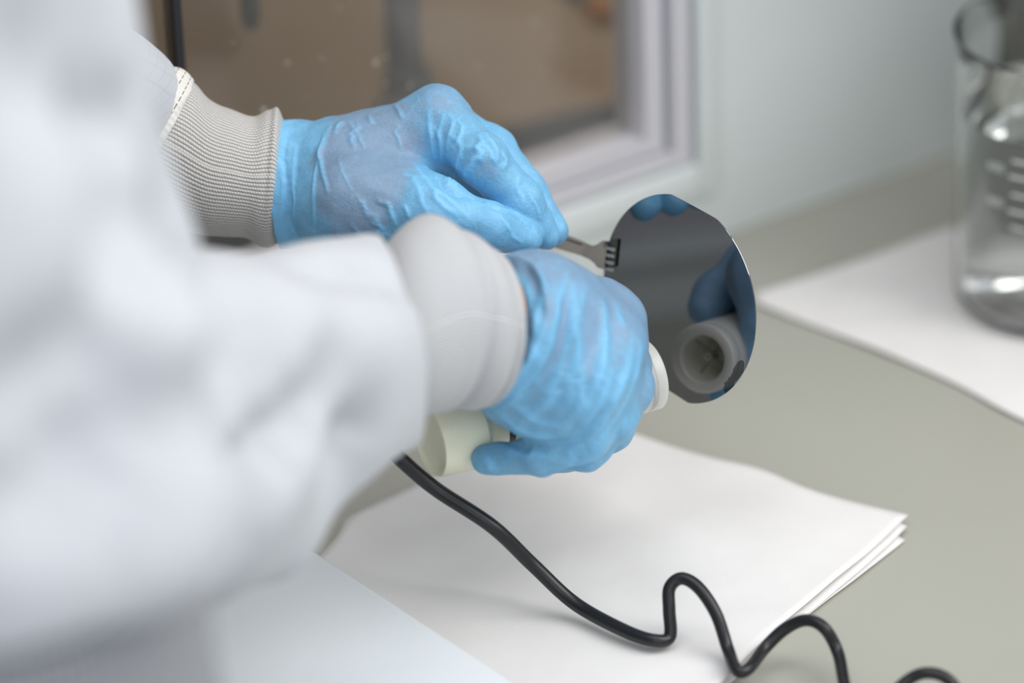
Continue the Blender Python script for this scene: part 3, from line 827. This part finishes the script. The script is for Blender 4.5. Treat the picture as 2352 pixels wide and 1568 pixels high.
# wrist and palm
fld.cone(D['wr'], D['wr2'], 0.0268, 0.0265, 0.004, (F, 0.82))
fld.cone(D['wr2'], at(850, 405, 2.048), 0.0262, 0.0265, 0.008, (F, 0.8))
for k, r0, r1 in (('im', 0.0245, 0.0128), ('mm', 0.024, 0.0125), ('rm', 0.022, 0.0118), ('pm', 0.021, 0.0108)):
    fld.cone(at(800, 410, 2.045), D[k], r0, r1, 0.012)
fld.cone(at(880, 430, 2.044), at(960, 400, 2.048), 0.022, 0.017, 0.012)
fld.chain([D['im'], D['ip'], D['id'], D['it']], [0.0130, 0.0118, 0.0102, 0.0072], 0.010)
fld.chain([D['mm'], D['mp'], D['md'], D['mt']], [0.0128, 0.0112, 0.0092, 0.0070], 0.007)
fld.chain([D['rm'], D['rp'], D['rd'], D['rt']], [0.0120, 0.0105, 0.0090, 0.0075], 0.006)
fld.chain([D['pm'], D['pp'], D['pd'], D['pt']], [0.0108, 0.0095, 0.0082, 0.0068], 0.006)
thf = Field.__new__(Field); thf.lo, thf.h, thf.n = fld.lo, fld.h, fld.n; thf.f = np.full(fld.n, 1.0, np.float32)
thf.cone(at(770, 470, 2.036), D['tc'], 0.022, 0.0215, 0)
thf.cone(D['tc'], D['tm'], 0.0215, 0.0140, 0.012)
thf.cone(at(900, 410, 2.036), at(975, 440, 2.024), 0.017, 0.009, 0.012)
thf.chain([D['tm'], D['ti'], D['tt']], [0.0135, 0.0112, 0.0082], 0.008)
fld.merge(tuple(slice(0, k) for k in fld.n), thf.f, 0.0025)
# loose cuff band and the rolled lip
wrd = unit(D['wr2'] - D['wr'])
for t, r in ((0.000, 0.0302), (0.004, 0.0304), (0.0085, 0.0298)):
    p = D['wr'] + wrd * t - wrd * 0.002; fld.cone(p, p + wrd * 0.0015, r, r, 0.002, (F, 0.84))
fld.cone(D['wr'] + wrd * 0.010, D['wr'] + wrd * 0.0175, 0.0286, 0.0280, 0.0015, (F, 0.84))
fld.cut(D['wr'] - wrd * 0.0035, -wrd)
ff = [  # raised stretch folds of the glove
    ([(722, 330), (730, 380), (745, 432)], .0009, .0008), ([(735, 300), (728, 345), (736, 392)], .0008, .0007),
    ([(795, 272), (808, 300), (822, 332)], .0009, .0009), ([(810, 270), (826, 295), (842, 330)], .0007, .0008), ([(838, 258), (845, 272)], .0007, .0008),
    ([(900, 232), (908, 248), (915, 262)], .0007, .0008), ([(905, 280), (920, 305), (930, 335)], .0006, .0006), ([(762, 296), (768, 282), (775, 275)], .0009, .0009),
    ([(852, 500), (862, 525), (885, 550)], .0009, .0009), ([(876, 450), (884, 480), (900, 520)], .0010, .0009), ([(920, 470), (926, 490), (932, 505)], .0007, .0008),
    ([(815, 445), (828, 480), (850, 510)], .0005, .0007), ([(770, 350), (780, 390), (800, 430)], .0003, .0006), ([(800, 525), (820, 545), (850, 562)], .0006, .0008),
    ([(975, 250), (980, 310), (990, 375)], .0009, .0010), ([(990, 300), (1004, 330), (1006, 380)], .0006, .0008), ([(1012, 250), (1000, 300), (1004, 360)], .0006, .0008), ([(1040, 250), (1025, 300), (1018, 345)], .0007, .0008), ([(1060, 260), (1050, 300), (1030, 340)], .0006, .0007),
    ([(1020, 300), (1050, 330), (1040, 400), (1050, 405)], .0008, .0010), ([(1060, 330), (1090, 340), (1075, 385), (1055, 412)], .0012, .0012), ([(1110, 300), (1090, 330), (1100, 350), (1070, 395)], .0011, .0011),
    ([(1120, 298), (1140, 320), (1150, 350), (1145, 375)], .0010, .0011), ([(1105, 310), (1135, 345), (1140, 370)], .0007, .0009), ([(1155, 335), (1170, 360), (1165, 390)], .0006, .0008),
    ([(1200, 400), (1195, 430), (1210, 470)], .0005, .0008), ([(1225, 440), (1240, 480), (1250, 510)], .0005, .0007), ([(1080, 440), (1110, 455), (1160, 470)], .0004, .0008),
    ([(935, 380), (950, 420), (965, 470), (975, 500)], .0005, .0010), ([(965, 370), (985, 420), (1030, 470), (1060, 500)], .0007, .0010), ([(1000, 420), (1040, 450), (1080, 490)], .0004, .0009),
    ([(1155, 480), (1170, 510), (1180, 535)], .0006, .0007), ([(1160, 470), (1200, 490), (1225, 510)], .0005, .0007), ([(1170, 520), (1185, 550), (1205, 565)], .0005, .0007),
    ([(1020, 395), (1035, 412), (1070, 432)], -.0018, .0016), ([(1075, 430), (1120, 455), (1180, 485), (1230, 520)], -.0012, .0010),
    ([(748, 285), (722, 360), (712, 440), (714, 560)], .0009, .0009), ([(1005, 392), (1045, 418), (1085, 436)], -.0035, .0035), ([(655, 300), (645, 350), (650, 420), (648, 500), (655, 560)], -.0009, .0010), ([(672, 330), (664, 400), (668, 470), (660, 540)], .0008, .0009), ([(640, 380), (643, 450), (640, 520)], .0006, .0008),
]
c_taut = at(845, 400, 2.02); c_patch = at(1125, 372, 2.01); c_kn = at(1010, 240, 2.03)
cuffx = D['wr']
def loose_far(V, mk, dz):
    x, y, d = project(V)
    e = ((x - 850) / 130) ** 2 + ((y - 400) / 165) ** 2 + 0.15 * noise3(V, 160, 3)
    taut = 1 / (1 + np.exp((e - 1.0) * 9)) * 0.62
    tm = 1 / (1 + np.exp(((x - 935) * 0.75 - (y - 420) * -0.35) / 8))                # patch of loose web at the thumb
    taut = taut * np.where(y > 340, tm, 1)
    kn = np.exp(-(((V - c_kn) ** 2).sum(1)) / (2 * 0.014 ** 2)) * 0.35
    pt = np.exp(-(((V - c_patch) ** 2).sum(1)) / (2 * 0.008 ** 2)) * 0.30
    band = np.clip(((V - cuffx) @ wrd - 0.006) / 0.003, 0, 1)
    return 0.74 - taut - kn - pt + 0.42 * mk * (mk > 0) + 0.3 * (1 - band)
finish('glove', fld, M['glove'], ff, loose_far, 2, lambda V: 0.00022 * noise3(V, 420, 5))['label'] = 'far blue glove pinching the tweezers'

# ---- near (right) hand
E_ = {}
E_['wr'] = at(1120, 745, 1.945); E_['wr2'] = at(1200, 755, 1.958)
E_['im'] = at(1385, 738, 2.004); E_['mm'] = at(1396, 765, 1.988); E_['rm'] = at(1396, 798, 1.970); E_['pm'] = at(1350, 865, 1.956)
E_['ip'] = at(1436, 840, 2.008); E_['id'] = at(1424, 940, 2.020); E_['it'] = at(1385, 985, 2.036)
E_['mp'] = at(1440, 890, 1.994); E_['md'] = at(1400, 985, 2.004); E_['mt'] = at(1330, 1030, 2.020)
E_['rp'] = at(1405, 955, 1.980); E_['rd'] = at(1345, 1030, 1.990); E_['rt'] = at(1260, 1045, 2.004)
E_['pp'] = at(1345, 1000, 1.968); E_['pd'] = at(1245, 1045, 1.974); E_['pt'] = at(1118, 1055, 1.985)
fld = Field(*bounds(list(E_.values()), 0.045), 0.0006)
wv = unit(E_['wr2'] - E_['wr'])
fld.cone(E_['wr'], E_['wr2'], 0.0300, 0.0290, 0.004, (F, 0.8))
for k, r1 in (('im', 0.0150), ('mm', 0.0160), ('rm', 0.0160), ('pm', 0.0165)):
    fld.cone(at(1230, 765, 1.966), E_[k], 0.030, r1, 0.014, (F, 0.85))
fld.cone(at(1215, 860, 1.962), at(1330, 900, 1.962), 0.0195, 0.0190, 0.012)
fld.cone(at(1160, 920, 1.965), at(1280, 985, 1.970), 0.0085, 0.0130, 0.012)
fld.chain([E_['im'], E_['ip'], E_['id'], E_['it']], [0.0150, 0.0115, 0.0098, 0.0085], 0.010)
fld.chain([E_['mm'], E_['mp'], E_['md'], E_['mt']], [0.0150, 0.0118, 0.0102, 0.0088], 0.009)
fld.chain([E_['rm'], E_['rp'], E_['rd'], E_['rt']], [0.0150, 0.0115, 0.0100, 0.0085], 0.009)
fld.chain([E_['pm'], E_['pp'], E_['pd'], E_['pt']], [0.0140, 0.0110, 0.0092, 0.0072], 0.006)
# thumb over the far side of the barrel
fld.chain([at(1205, 730, 1.982), at(1240, 755, 2.010), at(1270, 785, 2.030), at(1298, 800, 2.036)], [0.020, 0.0140, 0.0110, 0.0085], 0.010)
fld.cone(at(1250, 738, 1.972), at(1365, 738, 1.994), 0.0255, 0.0180, 0.012)
# flared glove cuff under the knit
for t, r in ((-0.004, 0.0305), (0.0, 0.0312), (0.0035, 0.0306)):
    p = E_['wr'] + wv * t; fld.cone(p, p + wv * 0.001, r, r, 0.003, (F, 0.84))
fld.cut(E_['wr'] + wv * 0.003, unit(-wv + U * 0.32 - F * 0.30))
nf = [
    ([(1240, 600), (1235, 680), (1215, 780), (1200, 860)], 0.00138, 0.00188), ([(1310, 620), (1285, 700), (1270, 790), (1230, 880)], 0.00161, 0.00203), ([(1352, 650), (1330, 740), (1330, 840), (1280, 960)], 0.00172, 0.00232),
    ([(1330, 640), (1322, 700), (1318, 770), (1290, 860)], 0.00115, 0.00174), ([(1395, 680), (1398, 760), (1385, 860), (1340, 980)], 0.00138, 0.00188), ([(1425, 690), (1432, 720), (1440, 735)], 0.00069, 0.00145),
    ([(1285, 640), (1280, 720), (1250, 830), (1170, 930)], 0.00115, 0.00188), ([(1260, 800), (1220, 880), (1150, 940)], 0.00127, 0.00188), ([(1300, 850), (1250, 930), (1180, 985)], 0.00149, 0.00203), ([(1345, 850), (1330, 930), (1280, 1000)], 0.00115, 0.00174),
    ([(1460, 800), (1440, 880), (1400, 960), (1360, 1020)], 0.00138, 0.00188), ([(1480, 800), (1465, 880), (1435, 950), (1390, 1010)], 0.00115, 0.00174), ([(1415, 850), (1385, 930), (1340, 1000)], 0.00092, 0.00174),
    ([(1130, 950), (1200, 1000), (1260, 1010)], 0.00115, 0.00188), ([(1160, 925), (1230, 975), (1300, 985)], 0.00115, 0.00174), ([(1150, 1010), (1190, 1035), (1260, 1060)], 0.00057, 0.00130), ([(1105, 1030), (1110, 1060), (1118, 1080)], 0.00092, 0.00130), ([(1300, 1050), (1320, 1075), (1370, 1060)], 0.00080, 0.00130),
    ([(1150, 1000), (1210, 1026), (1290, 1030), (1350, 1000), (1400, 950)], -0.00230, 0.00232), ([(1300, 1065), (1350, 1035), (1420, 970), (1460, 900)], -0.00115, 0.00188),
    ([(1180, 620), (1210, 680), (1225, 760)], 0.00115, 0.00203), ([(1200, 610), (1230, 660), (1240, 720)], -0.00080, 0.00174),
]
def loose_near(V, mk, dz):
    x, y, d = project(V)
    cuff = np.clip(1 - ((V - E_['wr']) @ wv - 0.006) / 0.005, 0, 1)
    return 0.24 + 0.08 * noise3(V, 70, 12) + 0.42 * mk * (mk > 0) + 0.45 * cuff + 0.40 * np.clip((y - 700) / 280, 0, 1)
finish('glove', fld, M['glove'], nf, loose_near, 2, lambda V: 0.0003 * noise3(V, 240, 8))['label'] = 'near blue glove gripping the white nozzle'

# ---- knit cuffs
def ring_from(top, bot, d, bx, bd):
    A, B = at(*top, d), at(*bot, d)
    return (A + B) / 2, (A - B) / 2, -F * bd + R * bx
far_rings = [((385, 168), (235, 430), 2.050, 0.004), ((442, 190), (330, 500), 2.050, 0.006), ((478, 232), (430, 538), 2.050, 0.006), ((530, 252), (515, 545), 2.051, 0.003), ((583, 268), (565, 548), 2.052, 0.002),
             ((622, 247), (602, 568), 2.052, 0.001), ((640, 252), (622, 566), 2.052, 0.001), ((655, 285), (640, 556), 2.052, 0.0), ((664, 312), (652, 538), 2.052, 0.0), ((690, 320), (680, 530), 2.052, 0.0)]
rg = [ring_from(t, b, d, bx, 0.027 if t[0] < 650 else 0.022) for t, b, d, bx in far_rings]
def far_r(th, s):
    return 1 + 0.010 * np.sin(3 * th + 5 * s) + 0.02 * np.exp(-((s - 0.66) / 0.05) ** 2) * np.sin(2 * th + 1) - 0.03 * np.exp(-((s - 0.56) / 0.04) ** 2) * (0.5 + 0.5 * np.cos(th - 0.4)) + 0.02 * np.exp(-((s - 0.22) / 0.05) ** 2) * np.cos(th)
o = loft('knit_cuff', rg, M['knit'], person, 160, 14, far_r); o['label'] = 'grey knit cuff of the far sleeve'
srg = [ring_from((330, 120), (120, 380), 2.050, 0.004, 0.030), ring_from((372, 150), (190, 410), 2.050, 0.004, 0.030), ring_from((418, 156), (235, 432), 2.050, 0.004, 0.0290), ring_from((440, 180), (275, 455), 2.050, 0.005, 0.0285), ring_from((444, 190), (290, 462), 2.050, 0.005, 0.0272)]
o = loft('cuff_seam', srg, M['stitch'], person, 128, 8, lambda th, s: 1 + 0.012 * np.sin(9 * th + 8 * s), 0.0016); o['label'] = 'white stitched seam joining the far sleeve to its knit cuff'
near_rings = [((870, 610), (890, 950), 1.905, 0.012), ((920, 535), (945, 955), 1.912, 0.015), ((982, 492), (1000, 948), 1.922, 0.017), ((1040, 518), (1050, 940), 1.930, 0.018), ((1082, 545), (1090, 940), 1.937, 0.0190), ((1108, 566), (1108, 936), 1.942, 0.0195), ((1106, 580), (1106, 925), 1.942, 0.018)]
rg = [ring_from(t, b, d, bx, 0.030) for t, b, d, bx in near_rings]
def near_r(th, s):
    return 1 + 0.03 * np.exp(-((s - 0.60) / 0.06) ** 2) * (0.5 + 0.5 * np.sin(th)) - 0.075 * np.exp(-((s - 0.48 - 0.02 * np.cos(th)) / 0.035) ** 2) * (0.6 + 0.4 * np.sin(th - 0.8)) - 0.05 * np.exp(-((s - 0.72 - 0.02 * np.cos(th)) / 0.03) ** 2) * (0.5 + 0.5 * np.sin(th - 0.6)) + 0.008 * np.sin(4 * th + 6 * s)
o = loft('knit_cuff', rg, M['knit_soft'], person, 160, 14, near_r, 0.0016); o['label'] = 'pale knit cuff of the near sleeve'

# ---- coat
SH_R = at(-300, -820, 1.58); SH_L = TC - SIDE * 0.185 + ZV * 1.43
EL_R = at(90, 975, 1.725); WR_R = at(905, 785, 1.893)
EL_L = at(-250, 60, 1.93); WR_L = at(278, 245, 2.043)
coat_pts = [SH_R, SH_L, EL_R, WR_R, EL_L, WR_L, TC + ZV * 0.55, TC + ZV * 1.56]
fld = Field(*bounds(coat_pts, 0.20), 0.0042)
def torso(c0, z0, z1, w0, w1, q, k):
    fld.cone(c0 + ZV * z0, c0 + ZV * z1, w0, w1, k, (FACE, q))
torso(TC, 1.04, 1.12, 0.219, 0.216, 0.68, 0.03)
torso(TC, 1.12, 1.36, 0.216, 0.185, 0.68, 0.04)
fld.cut(TC + ZV * 1.092, -ZV)
fld.cone(SH_L, SH_R, 0.075, 0.075, 0.06)
fld.cone(TC + ZV * 1.44, TC + ZV * 1.52, 0.075, 0.062, 0.04)
fld.cone(SH_R, EL_R, 0.074, 0.066, 0.02)
fld.cone(EL_R, at(330, 980, 1.77), 0.066, 0.068, 0.03)
arm = Field.__new__(Field); arm.lo, arm.h, arm.n = fld.lo, fld.h, fld.n; arm.f = np.full(fld.n, 1.0, np.float32)
arm.cone(at(330, 980, 1.77), WR_R, 0.068, 0.0455, 0); arm.cone(WR_R, WR_R + (WR_R - at(330, 980, 1.77)) * 0.25, 0.0455, 0.0455, 0.01)
# cloth hanging below the forearm
arm.cone(at(300, 1190, 1.75), at(605, 1212, 1.81), 0.036, 0.022, 0.02)
arm.cone(at(600, 1120, 1.81), at(835, 930, 1.870), 0.021, 0.012, 0.012)
ax_r = unit(WR_R - at(330, 980, 1.77))
hem_n = unit(cvec(0.95, -0.20, -0.12))
arm.cut(at(918, 760, 1.893), hem_n)
arm.carve(at(800, 800, 1.873), at(1010, 745, 1.915), 0.030, 0.0440)
fld.merge(tuple(slice(0, k) for k in fld.n), arm.f, 0.02)
fld.cone(SH_L, EL_L, 0.078, 0.060, 0.05); fld.cone(EL_L, WR_L, 0.060, 0.031, 0.03)
cf = [
    ([(0, 940), (180, 840), (300, 770)], -0.0256, .014), ([(0, 1170), (150, 1120), (330, 960), (420, 930)], -0.0224, .013), ([(320, 480), (340, 560), (360, 620)], -0.0192, .012), ([(300, 300), (305, 420), (300, 560)], -0.0160, .012), ([(240, 240), (262, 262)], -0.0192, .008),
    ([(560, 720), (600, 860), (560, 1000)], -0.0128, .014), ([(760, 830), (700, 980), (560, 1160), (520, 1240)], -0.0192, .010), ([(830, 960), (800, 1080)], -0.0144, .010), ([(700, 600), (800, 610), (880, 640)], -0.0128, .008), ([(480, 700), (500, 800)], -0.0096, .012),
    ([(430, 620), (400, 760), (330, 900)], 0.0160, .020), ([(640, 700), (760, 760), (900, 760)], 0.0096, .016), ([(330, 1380), (420, 1200), (440, 1000)], 0.0160, .018), ([(60, 80), (90, 160), (130, 240)], -0.0160, .014),
]
B0 = at(330, 980, 1.77)
def coat_uv(V):
    t = (V - B0) @ ax_r; fr = frame_of(ax_r)
    q = V - B0; ang = np.arctan2(q @ fr[1], q @ fr[0])
    arm = (t > -0.02) & (np.linalg.norm(q - t[:, None] * ax_r, axis=1) < 0.10) & (t < 0.3)
    a2 = (V - TC) @ SIDE; z = V[:, 2]
    return np.where(arm[:, None], np.stack([t, ang * 0.05], 1), np.stack([a2 * 1.2, z], 1))
finish('lab_coat', fld, M['coat'], cf, None, 2, lambda V: 0.0022 * noise3(V, 32, 21), coat_uv, 1)

# ---- lower garment with woven grid, its cloth greyed for the under-arm shade
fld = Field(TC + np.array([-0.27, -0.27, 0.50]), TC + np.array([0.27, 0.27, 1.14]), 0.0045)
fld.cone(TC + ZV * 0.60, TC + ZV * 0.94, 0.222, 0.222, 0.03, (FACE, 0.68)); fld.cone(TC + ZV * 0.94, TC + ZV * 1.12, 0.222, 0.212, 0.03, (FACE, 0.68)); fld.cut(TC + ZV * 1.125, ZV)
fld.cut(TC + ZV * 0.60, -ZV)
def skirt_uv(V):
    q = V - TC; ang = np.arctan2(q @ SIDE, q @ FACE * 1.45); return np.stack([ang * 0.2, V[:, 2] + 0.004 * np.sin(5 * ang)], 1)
finish('shaded_lower_garment', fld, M['shaded_grid'], (), None, 2, lambda V: 0.003 * noise3(V, 26, 33), skirt_uv)['label'] = 'lower garment with a woven dark grid, greyed for the shade below the sleeve'

# ---- body under the coat: forearms, neck, head, legs
fld = Field(TC + np.array([-0.3, -0.3, 0.0]), TC + np.array([0.35, 0.75, 1.82]), 0.0055)
fld.cone(TC + ZV * 0.62, TC + ZV * 0.98, 0.150, 0.140, 0.02, (FACE, 0.65)); fld.cone(TC + ZV * 0.98, TC + ZV * 1.38, 0.140, 0.150, 0.03, (FACE, 0.62))
for s_ in (-1, 1):
    hip = TC + SIDE * 0.09 * s_ + ZV * 0.62
    fld.chain([hip + ZV * 0.2, hip - ZV * 0.02 * 1, TC + SIDE * 0.10 * s_ + ZV * 0.46, TC + SIDE * 0.105 * s_ + ZV * 0.10], [0.09, 0.085, 0.058, 0.042], 0.03)
nk = TC + ZV * 1.44; hdc = TC + FACE * 0.035 + ZV * 1.655
fld.cone(nk, TC + FACE * 0.02 + ZV * 1.58, 0.056, 0.052, 0.03)
fld.ball(hdc + ZV * 0.03, 0.092, 0.03); fld.cone(hdc + FACE * 0.02 - ZV * 0.01, hdc + FACE * 0.045 - ZV * 0.075, 0.070, 0.042, 0.03)
fld.cone(hdc + FACE * 0.095 + ZV * 0.01, hdc + FACE * 0.115 - ZV * 0.025, 0.008, 0.012, 0.015)
for s_ in (-1, 1):
    fld.ball(hdc + SIDE * 0.085 * s_ - ZV * 0.005, 0.020, 0.006, (SIDE, 0.5))
    fld.cone(SH_R if s_ > 0 else SH_L, EL_R if s_ > 0 else EL_L, 0.048, 0.040, 0.03)
fld.chain([EL_R, at(600, 880, 1.850), at(1000, 768, 1.945), at(1200, 750, 1.962)], [0.036, 0.028, 0.023, 0.0265], 0.004)
fld.chain([EL_L, at(330, 280, 2.046)], [0.036, 0.022], 0.02)
finish('body', fld, M['skin'], (), None, 2)
fld = Field(TC + np.array([-0.22, -0.22, 0.09]), TC + np.array([0.22, 0.22, 0.85]), 0.006)
for s_ in (-1, 1):
    fld.chain([TC + SIDE * 0.085 * s_ + ZV * 0.78, TC + SIDE * 0.10 * s_ + ZV * 0.46, TC + SIDE * 0.105 * s_ + ZV * 0.12], [0.105, 0.078, 0.065], 0.03)
finish('trousers', fld, M['trousers'], (), None, 2, lambda V: 0.003 * noise3(V, 30, 2))
for s_ in (-1, 1):
    p = TC + SIDE * 0.105 * s_
    fld = Field(p + np.array([-0.25, -0.25, 0.0]), p + np.array([0.28, 0.32, 0.16]), 0.005)
    fld.cone(p + ZV * 0.045 - FACE * 0.05, p + ZV * 0.038 + FACE * 0.14, 0.042, 0.036, 0.01, (ZV, 0.95)); fld.cone(p + ZV * 0.05, p + ZV * 0.11, 0.045, 0.045, 0.03)
    fld.cut(p + ZV * 0.004, -ZV); finish('overshoe', fld, M['shoe'], (), None, 1)
fld = Field(hdc - 0.16, hdc + 0.16, 0.005)
fld.ball(hdc + ZV * 0.035 - FACE * 0.012, 0.102, 0.02); fld.ball(hdc - FACE * 0.05 + ZV * 0.0, 0.075, 0.03)
fld.cut(hdc + FACE * 0.062 + ZV * 0.04, unit(FACE - ZV * 0.55))
finish('hair', fld, M['hair'], (), None, 1, lambda V: 0.003 * noise3(V, 90, 6))
